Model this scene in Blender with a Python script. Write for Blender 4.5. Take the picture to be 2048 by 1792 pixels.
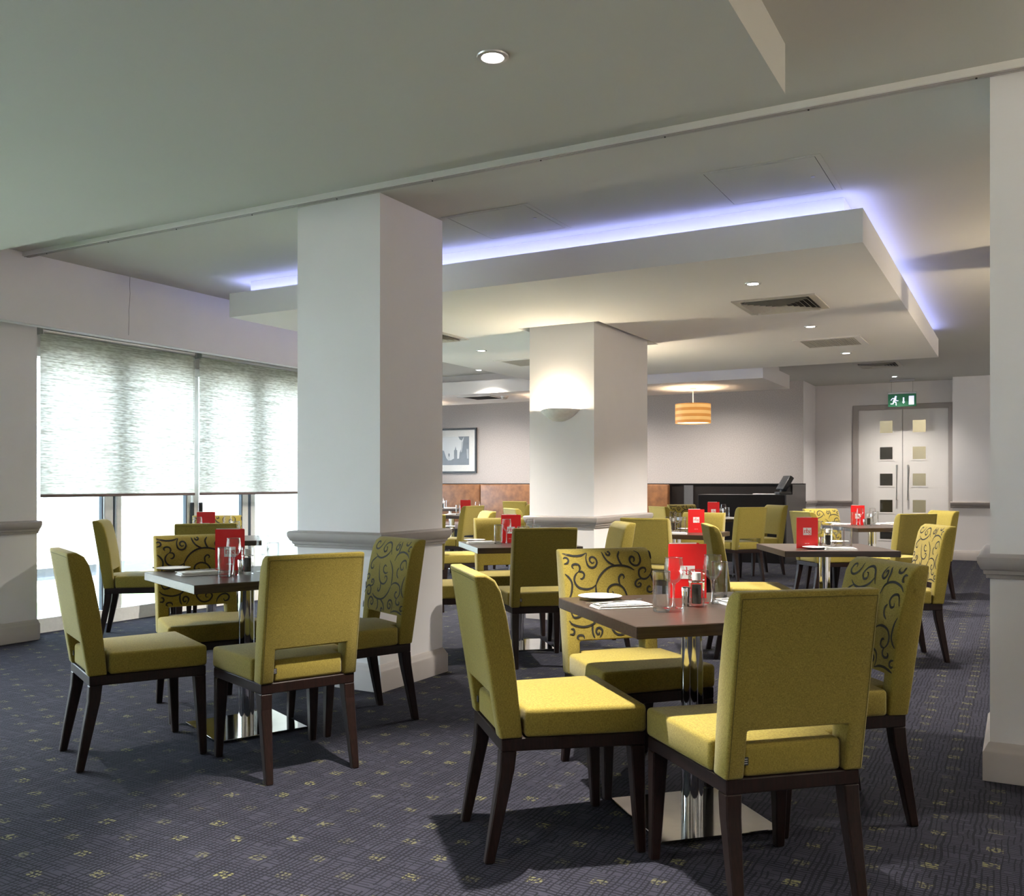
import bpy, bmesh, math, random
from mathutils import Vector, Matrix
random.seed(7)
PI = math.pi
for o in list(bpy.data.objects): bpy.data.objects.remove(o)
SC = bpy.context.scene
COL = SC.collection

# ------------------------------------------------------------------ camera
TH, FPX, HOR, CAMH = .503, 1852., 967., 1.2
cam = bpy.data.cameras.new('camera'); camo = bpy.data.objects.new('camera', cam); COL.objects.link(camo)
camo.location = (0, 0, CAMH); camo.rotation_euler = (PI/2, 0, TH)
cam.sensor_width = 36; cam.lens = FPX/2048*36; cam.shift_y = (HOR-896)/2048; cam.clip_start = .05
SC.camera = camo

# ------------------------------------------------------------------ world, sun, exposure
W = bpy.data.worlds.new('sky'); SC.world = W; W.use_nodes = True
bg = W.node_tree.nodes['Background']; bg.inputs[0].default_value = (.68, .83, 1, 1); bg.inputs[1].default_value = 12.5
sun = bpy.data.lights.new('sun', 'SUN'); sun.energy = 6; sun.angle = .02; sun.color = (1, .96, .9)
suno = bpy.data.objects.new('sun', sun); COL.objects.link(suno)
suno.rotation_euler = Vector((-.62, .25, -.74)).to_track_quat('-Z', 'Y').to_euler()
def portal(loc, rot, sx, sy):
    l = bpy.data.lights.new('window_portal', 'AREA'); l.shape = 'RECTANGLE'; l.size = sx; l.size_y = sy
    l.cycles.is_portal = True
    o = bpy.data.objects.new('window_portal', l); COL.objects.link(o); o.location = loc; o.rotation_euler = rot
portal((-7.02, 6.8, 1.2), (PI/2, 0, -PI/2), 4.6, 2.2)
portal((-7.02, .12, 1.2), (PI/2, 0, -PI/2), 7.2, 2.2)
portal((-11.55, 12.3, 1.4), (PI/2, 0, -PI/2), 4.0, 1.9)
SC.view_settings.view_transform = 'Standard'; SC.view_settings.look = 'None'
SC.view_settings.exposure = .98; SC.view_settings.gamma = 1; SC.view_settings.use_curve_mapping = False
SC.cycles.use_denoising = True
SC.cycles.max_bounces = 8; SC.cycles.diffuse_bounces = 4; SC.cycles.glossy_bounces = 3
SC.cycles.transparent_max_bounces = 12; SC.cycles.caustics_reflective = False; SC.cycles.caustics_refractive = False
SC.cycles.sample_clamp_indirect = 6

# ------------------------------------------------------------------ photo pixel -> point on a plane of the room
VX, VY, RX, RY = -math.sin(TH), math.cos(TH), math.cos(TH), math.sin(TH)
def ray(px, py):
    k = (px-1024)/FPX
    return VX+RX*k, VY+RY*k, (HOR-py)/FPX
def PZ(px, py, z):
    r = ray(px, py); t = (z-CAMH)/r[2]; return Vector((r[0]*t, r[1]*t, z))
def PY(px, py, Y):
    r = ray(px, py); t = Y/r[1]; return Vector((r[0]*t, Y, CAMH+r[2]*t))
def PD(px, d, z):                      # pixel column, depth along the view, height
    r = ray(px, 0); return Vector((r[0]*d, r[1]*d, z))

# ------------------------------------------------------------------ material helpers
def nodes(name):
    m = bpy.data.materials.new(name); m.use_nodes = True; t = m.node_tree
    return m, t, t.nodes['Principled BSDF']
def N(t, kind, **kw):
    n = t.nodes.new(kind)
    for k, v in kw.items():
        if k.startswith('i_'): n.inputs[int(k[2:])].default_value = v
        else: setattr(n, k, v)
    return n
def L(t, a, b): t.links.new(a, b)
def math_(t, op, a, b=None, c=None):
    n = t.nodes.new('ShaderNodeMath'); n.operation = op
    for i, v in enumerate((a, b, c)):
        if v is None: continue
        if isinstance(v, (int, float)): n.inputs[i].default_value = v
        else: t.links.new(v, n.inputs[i])
    return n.outputs[0]
def mixc(t, f, a, b):
    n = t.nodes.new('ShaderNodeMix'); n.data_type = 'RGBA'
    for i, v in ((0, f), (6, a), (7, b)):
        if isinstance(v, (int, float)): n.inputs[i].default_value = v
        elif isinstance(v, tuple): n.inputs[i].default_value = (*v, 1)
        else: t.links.new(v, n.inputs[i])
    return n.outputs[2]
def noise(t, vec, scale, detail=2, rough=.5):
    n = N(t, 'ShaderNodeTexNoise'); n.inputs['Scale'].default_value = scale; n.inputs['Detail'].default_value = detail
    n.inputs['Roughness'].default_value = rough
    if vec is not None: L(t, vec, n.inputs['Vector'])
    return n.outputs['Fac']
def mapping(t, src, scale=(1, 1, 1), rot=(0, 0, 0)):
    n = N(t, 'ShaderNodeMapping'); n.inputs['Scale'].default_value = scale; n.inputs['Rotation'].default_value = rot
    L(t, src, n.inputs['Vector']); return n.outputs[0]
def ramp(t, fac, a, b):
    n = N(t, 'ShaderNodeMapRange'); n.inputs[1].default_value = a; n.inputs[2].default_value = b; L(t, fac, n.inputs[0]); return n.outputs[0]
def bump(t, h, b, strength, dist):
    n = N(t, 'ShaderNodeBump'); n.inputs['Strength'].default_value = strength; n.inputs['Distance'].default_value = dist
    L(t, h, n.inputs['Height']); L(t, n.outputs[0], b.inputs['Normal'])
MATS = {}
def plain(name, col, rough=.6, metal=0, col2=None, scale=40, spec=.5, bmp=0, stretch=(1, 1, 1)):
    m, t, b = nodes(name)
    b.inputs['Roughness'].default_value = rough; b.inputs['Metallic'].default_value = metal
    b.inputs['Specular IOR Level'].default_value = spec
    oc = N(t, 'ShaderNodeTexCoord').outputs['Object']
    f = noise(t, mapping(t, oc, stretch), scale, 3)
    c2 = col2 or tuple(c*.93 for c in col)
    L(t, mixc(t, ramp(t, f, .3, .7), tuple(col), tuple(c2)), b.inputs['Base Color'])
    if bmp: bump(t, f, b, bmp, .002)
    MATS[name] = m; return m
def emit(name, col, s):
    m, t, b = nodes(name); b.inputs['Base Color'].default_value = (*col, 1)
    b.inputs['Emission Color'].default_value = (*col, 1); b.inputs['Emission Strength'].default_value = s
    MATS[name] = m; return m
def thin_glass(name, tint=(1, 1, 1), refl=1.0, rough=0.0, cap=.9):
    m, t, b = nodes(name); out = t.nodes['Material Output']; t.nodes.remove(b)
    tr = N(t, 'ShaderNodeBsdfTransparent'); tr.inputs[0].default_value = (*tint, 1)
    gl = N(t, 'ShaderNodeBsdfGlossy'); gl.inputs['Roughness'].default_value = rough
    fr = N(t, 'ShaderNodeFresnel'); fr.inputs[0].default_value = 1.5
    f = math_(t, 'MULTIPLY', fr.outputs[0], refl); f = math_(t, 'MINIMUM', f, cap)
    mx = N(t, 'ShaderNodeMixShader'); L(t, f, mx.inputs[0]); L(t, tr.outputs[0], mx.inputs[1]); L(t, gl.outputs[0], mx.inputs[2])
    L(t, mx.outputs[0], out.inputs[0]); MATS[name] = m; return m

plain('wall_paint', (.84, .805, .81), .75, col2=(.81, .78, .785), scale=3)
plain('pillar_paint', (.85, .82, .825), .7, col2=(.83, .80, .805), scale=3)
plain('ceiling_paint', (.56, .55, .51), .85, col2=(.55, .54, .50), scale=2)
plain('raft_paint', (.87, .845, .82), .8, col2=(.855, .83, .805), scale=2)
plain('trim_paint', (.42, .38, .365), .5, col2=(.395, .36, .345), scale=6)
plain('door_paint', (.84, .81, .80), .45, col2=(.82, .795, .785), scale=5)
plain('window_frame_white', (.9, .9, .89), .4)
plain('alu', (.55, .55, .55), .35, .6)
plain('black_metal', (.02, .02, .022), .4)
plain('chrome', (.78, .78, .78), .06, 1, col2=(.74, .74, .74), scale=5)
plain('polished_steel', (.47, .45, .42), .09, 1, col2=(.40, .38, .36), scale=12, bmp=.05)
plain('steel', (.6, .59, .57), .22, 1)
plain('leg_wood', (.017, .0070, .0055), .45, spec=.25, col2=(.007, .0035, .003), scale=30, stretch=(6, 6, .6))
plain('seam', (.10, .085, .016), .9)
plain('embroidery_black', (.012, .011, .009), .75)
plain('white_china', (.86, .86, .85), .12)
plain('napkin_white', (.82, .82, .82), .9, bmp=.1, scale=200)
plain('menu_red', (.72, .012, .014), .38, col2=(.70, .012, .014))
plain('paper_white', (.85, .84, .84), .7)
plain('leather_tan', (.27, .115, .042), .45, col2=(.15, .062, .026), scale=9, bmp=.1)
plain('bench_fabric', (.20, .15, .14), .8)
plain('counter_wood', (.014, .010, .0095), .5, spec=.2, col2=(.013, .010, .0095), scale=18, stretch=(8, 8, .5))
plain('counter_side', (.055, .047, .048), .4, col2=(.045, .038, .039), scale=18, stretch=(8, 8, .5))
plain('grey_laminate', (.085, .083, .088), .5)
plain('pos_black', (.018, .020, .024), .35)
plain('grille_beige', (.55, .52, .47), .6)
plain('vent_dark', (.03, .03, .03), .8)
plain('plaster', (.82, .80, .76), .8)
plain('corridor_cream', (.78, .72, .58), .7)
plain('corridor_dark', (.05, .045, .04), .6)
plain('pepper', (.015, .012, .01), .6, col2=(.06, .05, .04), scale=600)
plain('salt', (.85, .84, .82), .7)
plain('sign_frame', (.5, .5, .52), .3, .4)
plain('picture_frame', (.015, .015, .018), .4)
plain('mat_board', (.80, .79, .77), .8)
plain('print_dark', (.115, .125, .15), .35, col2=(.155, .165, .19), scale=8)
plain('print_mid', (.40, .41, .43), .35)
plain('render_white', (.85, .85, .83), .8)
plain('plinth_blue', (.10, .12, .15), .8)
plain('paving', (.62, .55, .45), .9, col2=(.52, .46, .38), scale=3)
plain('grass_green', (.22, .36, .12), .9, col2=(.16, .27, .09), scale=25)
thin_glass('tableware_glass', (.988, .992, .992), 1.1, .01, .42)
thin_glass('glass_rim', (.9, .92, .92), 4, .05, .75)
thin_glass('picture_glass', (1, 1, 1), .15)
thin_glass('window_glass', (.97, .99, .985), .6)
thin_glass('acrylic', (.97, .975, .975), 1.3, .02, .6)
thin_glass('door_glass', (.8, .8, .78), 1.6, .03)
emit('lamp_white', (1, .96, .9), 60)
emit('led_blue', (.38, .43, 1.0), 6.5)
emit('bulb_warm', (1, .84, .58), 40)
emit('shade_diffuser', (1, .88, .66), 2.2)
emit('sign_white', (.72, .74, 1), .4)
emit('sign_green', (.003, .10, .042), .15)

def mk_fabric():
    m, t, b = nodes('mustard_fabric'); oc = N(t, 'ShaderNodeTexCoord').outputs['Object']
    f1 = noise(t, mapping(t, oc, (900, 900, 120)), 1, 1); f2 = noise(t, mapping(t, oc, (160, 160, 900)), 1, 1)
    f = math_(t, 'ADD', math_(t, 'MULTIPLY', f1, .5), math_(t, 'MULTIPLY', f2, .5))
    c = mixc(t, ramp(t, f, .34, .66), (.160, .115, .016), (.315, .252, .050))
    L(t, c, b.inputs['Base Color']); b.inputs['Roughness'].default_value = .85
    b.inputs['Sheen Weight'].default_value = .15; b.inputs['Specular IOR Level'].default_value = .2
    bump(t, f, b, .25, .0012); MATS['mustard_fabric'] = m
mk_fabric()
def mk_wenge():
    m, t, b = nodes('table_wood'); oc = N(t, 'ShaderNodeTexCoord').outputs['Object']
    f = noise(t, mapping(t, oc, (3, 90, 90)), 1, 4); g = noise(t, mapping(t, oc, (8, 300, 300)), 1, 2)
    f = math_(t, 'ADD', math_(t, 'MULTIPLY', f, .65), math_(t, 'MULTIPLY', g, .35))
    L(t, mixc(t, ramp(t, f, .35, .65), (.016, .010, .008), (.060, .038, .028)), b.inputs['Base Color'])
    b.inputs['Roughness'].default_value = .3; bump(t, f, b, .08, .001); MATS['table_wood'] = m
mk_wenge()
def mk_wallpaper():
    m, t, b = nodes('wallpaper'); oc = N(t, 'ShaderNodeTexCoord').outputs['Object']
    f = noise(t, mapping(t, oc, (60, 60, 60)), 1, 3, .7); g = noise(t, oc, 400, 1)
    f = math_(t, 'ADD', math_(t, 'MULTIPLY', f, .5), math_(t, 'MULTIPLY', g, .5))
    L(t, mixc(t, ramp(t, f, .35, .65), (.335, .295, .282), (.51, .465, .447)), b.inputs['Base Color'])
    b.inputs['Roughness'].default_value = .6; bump(t, f, b, .2, .002); MATS['wallpaper'] = m
mk_wallpaper()
def mk_blind():
    m, t, b = nodes('blind_fabric'); out = t.nodes['Material Output']; t.nodes.remove(b)
    oc = N(t, 'ShaderNodeTexCoord').outputs['Object']
    f = noise(t, mapping(t, oc, (2, 3.0, 95)), 1, 2, .6); g = noise(t, mapping(t, oc, (5, 18, 80)), 1, 1)
    f = ramp(t, math_(t, 'ADD', math_(t, 'MULTIPLY', f, .6), math_(t, 'MULTIPLY', g, .4)), .40, .62)
    c = mixc(t, f, (.56, .54, .50), (.88, .87, .84))
    d = N(t, 'ShaderNodeBsdfDiffuse'); L(t, c, d.inputs[0]); tl = N(t, 'ShaderNodeBsdfTranslucent'); L(t, c, tl.inputs[0])
    tr = N(t, 'ShaderNodeBsdfTransparent'); tr.inputs[0].default_value = (.95, .97, 1, 1)
    m1 = N(t, 'ShaderNodeMixShader'); m1.inputs[0].default_value = .72; L(t, d.outputs[0], m1.inputs[1]); L(t, tl.outputs[0], m1.inputs[2])
    m2 = N(t, 'ShaderNodeMixShader'); L(t, math_(t, 'MULTIPLY_ADD', f, .035, .016), m2.inputs[0]); L(t, m1.outputs[0], m2.inputs[1]); L(t, tr.outputs[0], m2.inputs[2])
    L(t, m2.outputs[0], out.inputs[0]); MATS['blind_fabric'] = m
mk_blind()
def mk_shade():
    m, t, b = nodes('shade_veneer'); oc = N(t, 'ShaderNodeTexCoord').outputs['Object']
    sx = N(t, 'ShaderNodeSeparateXYZ'); L(t, oc, sx.inputs[0])
    w = math_(t, 'FRACT', math_(t, 'MULTIPLY', sx.outputs[2], 11.5))
    f = math_(t, 'GREATER_THAN', w, .47)
    c = mixc(t, f, (.46, .19, .040), (.62, .36, .12))
    L(t, c, b.inputs['Base Color']); L(t, c, b.inputs['Emission Color']); b.inputs['Emission Strength'].default_value = .55
    b.inputs['Roughness'].default_value = .5; MATS['shade_veneer'] = m
mk_shade()
def mk_carpet():
    m, t, b = nodes('carpet'); pos = N(t, 'ShaderNodeNewGeometry').outputs['Position']
    wob = N(t, 'ShaderNodeTexNoise'); wob.inputs['Scale'].default_value = 9; wob.inputs['Detail'].default_value = 1; L(t, pos, wob.inputs['Vector'])
    va = N(t, 'ShaderNodeVectorMath', operation='MULTIPLY_ADD'); L(t, wob.outputs['Color'], va.inputs[0]); va.inputs[1].default_value = (.02, .02, 0); L(t, pos, va.inputs[2])
    s = N(t, 'ShaderNodeSeparateXYZ'); L(t, va.outputs[0], s.inputs[0]); x, y = s.outputs[0], s.outputs[1]
    def lines(U, V, per, thr, brk, along):
        v = math_(t, 'DIVIDE', V, per); cell = math_(t, 'FLOOR', v); f = math_(t, 'FRACT', v)
        wn = N(t, 'ShaderNodeTexWhiteNoise', noise_dimensions='1D'); L(t, cell, wn.inputs['W'])
        cv = N(t, 'ShaderNodeCombineXYZ'); L(t, math_(t, 'MULTIPLY', U, along), cv.inputs[0]); L(t, math_(t, 'MULTIPLY', cell, 3.7), cv.inputs[1])
        bn = noise(t, cv.outputs[0], 1, 1)
        w = math_(t, 'MULTIPLY_ADD', wn.outputs[0], thr*.7, thr*.55)
        a = math_(t, 'LESS_THAN', math_(t, 'ABSOLUTE', math_(t, 'SUBTRACT', f, .5)), w)
        return math_(t, 'MULTIPLY', a, math_(t, 'GREATER_THAN', bn, brk))
    l1 = lines(y, x, .0175, .19, .42, 8.); l2 = lines(x, y, .0155, .19, .40, 8.)
    dark = math_(t, 'MAXIMUM', l1, l2)
    big = ramp(t, noise(t, pos, 3.5, 2), .3, .7); yarn = noise(t, pos, 420, 1)
    base = mixc(t, big, (.020, .021, .033), (.030, .030, .044)); base = mixc(t, ramp(t, yarn, .25, .75), base, (.040, .039, .054))
    s2 = N(t, 'ShaderNodeSeparateXYZ'); L(t, pos, s2.inputs[0])
    u = math_(t, 'DIVIDE', s2.outputs[0], .172); iu = math_(t, 'FLOOR', u); fu = math_(t, 'FRACT', u)
    v = math_(t, 'ADD', math_(t, 'DIVIDE', s2.outputs[1], .1635), math_(t, 'MULTIPLY', iu, .465)); iv = math_(t, 'FLOOR', v); fv = math_(t, 'FRACT', v)
    cv = N(t, 'ShaderNodeCombineXYZ'); L(t, iu, cv.inputs[0]); L(t, iv, cv.inputs[1])
    wn = N(t, 'ShaderNodeTexWhiteNoise', noise_dimensions='2D'); L(t, cv.outputs[0], wn.inputs['Vector'])
    sc = N(t, 'ShaderNodeSeparateColor'); L(t, wn.outputs['Color'], sc.inputs[0])
    cu = math_(t, 'MULTIPLY_ADD', sc.outputs[0], .14, .43); cw = math_(t, 'MULTIPLY_ADD', sc.outputs[1], .14, .43)
    mu = math_(t, 'LESS_THAN', math_(t, 'ABSOLUTE', math_(t, 'SUBTRACT', fu, cu)), .145)
    mv = math_(t, 'LESS_THAN', math_(t, 'ABSOLUTE', math_(t, 'SUBTRACT', fv, cw)), .13)
    spots = math_(t, 'GREATER_THAN', noise(t, pos, 75, 0), .47)
    mot = math_(t, 'MULTIPLY', math_(t, 'MULTIPLY', mu, mv), spots)
    mot = math_(t, 'MULTIPLY', mot, math_(t, 'MULTIPLY_ADD', sc.outputs[2], .55, .15))
    c = mixc(t, mot, base, (.20, .19, .08)); c = mixc(t, math_(t, 'MULTIPLY', dark, .85), c, (.009, .009, .013))
    L(t, c, b.inputs['Base Color']); b.inputs['Roughness'].default_value = .95; b.inputs['Specular IOR Level'].default_value = .1
    bump(t, math_(t, 'SUBTRACT', yarn, math_(t, 'MULTIPLY', dark, .5)), b, .5, .004); MATS['carpet'] = m
mk_carpet()

# ------------------------------------------------------------------ mesh helpers
class B:
    def __init__(s): s.bm = bmesh.new()
    def box(s, x0, x1, y0, y1, z0, z1):
        vs = [s.bm.verts.new((x, y, z)) for z in (z0, z1) for x, y in ((x0, y0), (x1, y0), (x1, y1), (x0, y1))]
        for f in ((3, 2, 1, 0), (4, 5, 6, 7), (0, 1, 5, 4), (1, 2, 6, 5), (2, 3, 7, 6), (3, 0, 4, 7)): s.bm.faces.new([vs[i] for i in f])
        return s
    def rings(s, rs, cap=True, closed=True):           # list of rings of points, joined in order
        R = [[s.bm.verts.new(p) for p in r] for r in rs]; n = len(R[0])
        for a, b in zip(R, R[1:]):
            for i in range(n if closed else n-1):
                j = (i+1) % n; s.bm.faces.new((a[i], a[j], b[j], b[i]))
        if cap: s.bm.faces.new(R[0][::-1]); s.bm.faces.new(R[-1])
        return s
    def prism(s, poly, z0, z1): return s.rings([[(x, y, z) for x, y in poly] for z in (z0, z1)])
    def lathe(s, prof, n=28, c=(0, 0, 0), a0=0, a1=2*PI, cap=False):
        full = abs(a1-a0-2*PI) < 1e-6; k = n if full else n+1
        rs = [[(c[0]+r*math.cos(a0+(a1-a0)*i/n), c[1]+r*math.sin(a0+(a1-a0)*i/n), c[2]+z) for i in range(k)] for r, z in prof]
        return s.rings(rs, cap, full)
    def tube(s, pts, r, n=8):
        pts = [Vector(p) for p in pts]; rs = []
        for i, p in enumerate(pts):
            d = (pts[min(i+1, len(pts)-1)]-pts[max(i-1, 0)]).normalized(); q = d.to_track_quat('Z', 'Y').to_matrix()
            rs.append([p+q@Vector((r*math.cos(2*PI*k/n), r*math.sin(2*PI*k/n), 0)) for k in range(n)])
        return s.rings(rs)
    def cells(s, us, vs, hole, fn0, fn1):               # a slab from a grid of cells, minus those in hole; fn(u,v) -> point on each face
        a = {}
        def g(k, i, j):
            if (k, i, j) not in a: a[k, i, j] = s.bm.verts.new((fn0, fn1)[k](us[i], vs[j]))
            return a[k, i, j]
        C = {(i, j) for i in range(len(us)-1) for j in range(len(vs)-1) if (i, j) not in hole}
        for i, j in C:
            q = [(i, j), (i+1, j), (i+1, j+1), (i, j+1)]
            s.bm.faces.new([g(0, *p) for p in q]); s.bm.faces.new([g(1, *p) for p in q[::-1]])
            for (di, dj), (p, r) in zip(((0, -1), (1, 0), (0, 1), (-1, 0)), ((q[0], q[1]), (q[1], q[2]), (q[2], q[3]), (q[3], q[0]))):
                if (i+di, j+dj) not in C: s.bm.faces.new([g(0, *r), g(0, *p), g(1, *p), g(1, *r)])
        return s
    def poly(s, pts): s.bm.faces.new([s.bm.verts.new(p) for p in pts]); return s
    def bevel(s, off, seg=2, ang=35):
        s.bm.normal_update()
        es = [e for e in s.bm.edges if len(e.link_faces) == 2 and e.calc_face_angle(0) > math.radians(ang)]
        bmesh.ops.bevel(s.bm, geom=es, offset=off, segments=seg, affect='EDGES', profile=.5, clamp_overlap=True); return s
    def mesh(s, name, mat, smooth=None):
        bmesh.ops.recalc_face_normals(s.bm, faces=s.bm.faces)
        me = bpy.data.meshes.new(name); s.bm.to_mesh(me); s.bm.free(); me.materials.append(MATS[mat])
        if smooth is not None:
            for p in me.polygons: p.use_smooth = True
            me.set_sharp_from_angle(angle=math.radians(smooth))
        return me
    def ob(s, name, mat, parent=None, smooth=None, loc=None): return put(s.mesh(name, mat, smooth), name, parent, loc)
def put(me, name, parent=None, loc=None, rz=0):
    o = bpy.data.objects.new(name, me); COL.objects.link(o); o.parent = parent
    if loc is not None: o.location = loc
    if rz: o.rotation_euler = (0, 0, rz)
    return o
def empty(name, loc=(0, 0, 0), rz=0, parent=None):
    o = bpy.data.objects.new(name, None); COL.objects.link(o); o.location = loc; o.rotation_euler = (0, 0, rz); o.parent = parent
    o.empty_display_size = .1; return o
def tag(o, label, cat, group=None):
    o['label'] = label; o['category'] = cat
    if group: o['group'] = group
    return o
def struct(o, label=None):
    o['kind'] = 'structure'
    if label: o['label'] = label
    return o
def lamp(kind, name, loc, power, col, parent=None, **kw):
    l = bpy.data.lights.new(name, kind); l.energy = power; l.color = col
    for k, v in kw.items(): setattr(l, k, v)
    o = bpy.data.objects.new(name, l); COL.objects.link(o); o.location = loc; o.parent = parent; return o
def sbox(name, mat, *b, parent=None): 
    o = B().box(*b).ob(name, mat, parent)
    return struct(o) if parent is None else o
RAIL = [(0, .815), (.013, .818), (.015, .832), (.022, .835), (.025, .850), (.033, .855), (.045, .882), (.046, .903), (.036, .912), (0, .916)]
PLINTH = [(.026, 0), (.026, .116), (.021, .122), (.013, .138), (.005, .152), (0, .155)]
def loop(x0, x1, y0, y1, prof, b=None):                  # moulding mitred round a rectangle
    b = b or B()
    return b.rings([[(x0-o, y0-o, z), (x1+o, y0-o, z), (x1+o, y1+o, z), (x0-o, y1+o, z)] for o, z in prof], cap=False)
def run(p, q, nrm, prof):                                # moulding along a straight wall
    return B().rings([[(e[0]+nrm[0]*o, e[1]+nrm[1]*o, z) for o, z in prof+[(0, prof[0][1])]] for e in (p, q)])

# ================================================================== STRUCTURE
C, RB, RT, DZ = 2.875, 2.57, 2.765, 2.685
f = struct(B().cells([-11.7, -7.15, 3.35], [-4.2, 9.3, 18.8], {(0, 0)}, lambda u, v: (u, v, 0), lambda u, v: (u, v, -.12)).ob('floor', 'carpet'), 'dark patterned carpet with small yellow motifs')
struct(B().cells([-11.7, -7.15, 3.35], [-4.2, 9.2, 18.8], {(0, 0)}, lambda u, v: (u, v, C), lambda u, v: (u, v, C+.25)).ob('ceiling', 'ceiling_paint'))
# window side: near pier, lintel, bulkhead
sbox('wall_left', 'wall_paint', -7.15, -6.65, 3.75, 4.49, 0, C)
sbox('wall_left_near', 'wall_paint', -7.15, -6.65, -4.1, -3.5, 0, C)
sbox('wall_left_near_lintel', 'wall_paint', -7.15, -6.95, -3.5, 3.75, 2.29, C)
sbox('wall_left_lintel', 'wall_paint', -7.15, -6.95, 4.49, 9.2, 2.29, C)
bh = B().box(-6.42, -6.33, -4.1, 9.2, 2.363, C).ob('wall_left_bulkhead', 'wall_paint'); struct(bh)
B().box(-6.345, -6.322, -4.1, 9.2, 2.363, 2.388).ob('edge_bead', 'wall_paint', bh)
zs = [2.40, 2.47, 2.53, 2.60, 2.66, 2.74, 2.80, C]
cr = [5.068, 5.070, 5.073, 5.071, 5.078, 5.083, 5.079, 5.082]
b = B()
for k in range(len(zs)-1): b.poly([(-6.3292, cr[k]-.0016, zs[k]), (-6.3292, cr[k]+.0016, zs[k]), (-6.3292, cr[k+1]+.0016, zs[k+1]), (-6.3292, cr[k+1]-.0016, zs[k+1])])
b.ob('crack', 'vent_dark', bh)
sbox('wall_left_corner', 'render_white', -11.6, -6.33, 9.2, 9.4, 0, C)
struct(B().cells([9.4, 10.4, 14.2, 15.7], [0, .5, 2.3, C], {(1, 1)}, lambda u, v: (-11.5, u, v), lambda u, v: (-11.7, u, v)).ob('wall_far_left', 'wall_paint'))
w2 = struct(empty('added_window', (-11.6, 12.3, .5)))  # unseen window, added to let daylight into the far left area
for dy in (-1.87, -.62, .62, 1.87): B().box(-.03, .03, dy-.03, dy+.03, 0, 1.8).ob('mullion', 'window_frame_white', w2)
B().box(-.005, .005, -1.85, 1.85, 0, 1.8).ob('pane', 'window_glass', w2)
# far walls
wb = sbox('wall_back', 'wallpaper', -11.7, -3.113, 15.5, 15.7, 0, C)
sbox('wall_back_return', 'wall_paint', -3.25, -3.11, 15.503, 16.66, 0, C)
dl, dr, dt = PY(1716, 900, 16.5).x, PY(1898, 900, 16.5).x, PY(1808, 817, 16.5).z
struct(B().cells([-3.11, dl, dr, -.95], [0, dt, C], {(1, 0)}, lambda u, v: (u, 16.5, v), lambda u, v: (u, 16.66, v)).ob('wall_door', 'wall_paint'))
sbox('wall_door_return', 'wall_paint', -.95, -.80, 16.1, 16.66, 0, C)
sbox('wall_back_right', 'wall_paint', -.80, 3.3, 16.1, 16.3, 0, C)
sbox('wall_right', 'wall_paint', 3.2, 3.35, -4.1, 16.1, 0, C)
sbox('wall_rear', 'wall_paint', -6.65, 3.2, -4.2, -4.05, 0, C)
for nm, p, q, n in (('door', (-3.11, 16.5), (dl-.09, 16.5), (0, -1)), ('return', (-3.11, 15.5), (-3.11, 16.5), (1, 0)), ('back_right', (-.98, 16.1), (3.2, 16.1), (0, -1)),
                    ('left', (-6.65, 3.75), (-6.65, 4.49), (1, 0))):
    struct(run(p, q, n, PLINTH).ob('baseboard_'+nm, 'trim_paint', smooth=40))
    struct(run(p, q, n, RAIL).ob('trim_rail_'+nm, 'trim_paint', smooth=40))
struct(run((-6.65, 4.49), (-6.95, 4.49), (0, 1), RAIL).ob('trim_rail_pier_end', 'trim_paint', smooth=40))
struct(run((-6.65, 4.49), (-6.95, 4.49), (0, 1), PLINTH).ob('baseboard_pier_end', 'trim_paint', smooth=40))
# corridor beyond the doors
co = struct(empty('wall_corridor', (-1.7, 17.6, 0)))
for mt, bx in (('corridor_cream', (-1.75, 1.0, .95, 1.05, 0, 2.7)), ('corridor_dark', (-1.25, -.30, .90, .95, 0, 2.1)), ('corridor_cream', (-.29, -.22, .85, .95, 0, 2.3)), ('corridor_cream', (-1.85, -1.75, -.94, 1.05, 0, 2.7)), ('corridor_cream', (1.0, 1.1, -.94, 1.05, 0, 2.7))):
    B().box(*bx).ob('corridor_panel', mt, co)
lamp('POINT', 'corridor_lamp', (.45, .0, 2.4), 15, (1, .85, .6), co, shadow_soft_size=.1)

# pillars
def pillar(x0, x1, y0, y1, top=C):
    e = B().box(x0, x1, y0, y1, 0, top).ob('pillar', 'pillar_paint'); struct(e)
    loop(x0, x1, y0, y1, RAIL).ob('chair_rail', 'trim_paint', e, 40); loop(x0, x1, y0, y1, PLINTH).ob('baseboard', 'trim_paint', e, 40)
    return e
p1 = pillar(-3.858, -3.237, 4.306, 4.962)
p2 = pillar(-3.845, -3.22, 7.315, 8.61)
p3 = pillar(-.112, .50, 4.222, 4.88)
p4 = pillar(-.09, .50, 7.315, 8.10)
for p, l in ((p1, 'large white pillar at front with chair rail'), (p2, 'white pillar carrying the lit wall sconce'), (p3, 'white pillar at the right edge'), (p4, 'white pillar hidden behind the right pillar')): p['label'] = l

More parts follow.
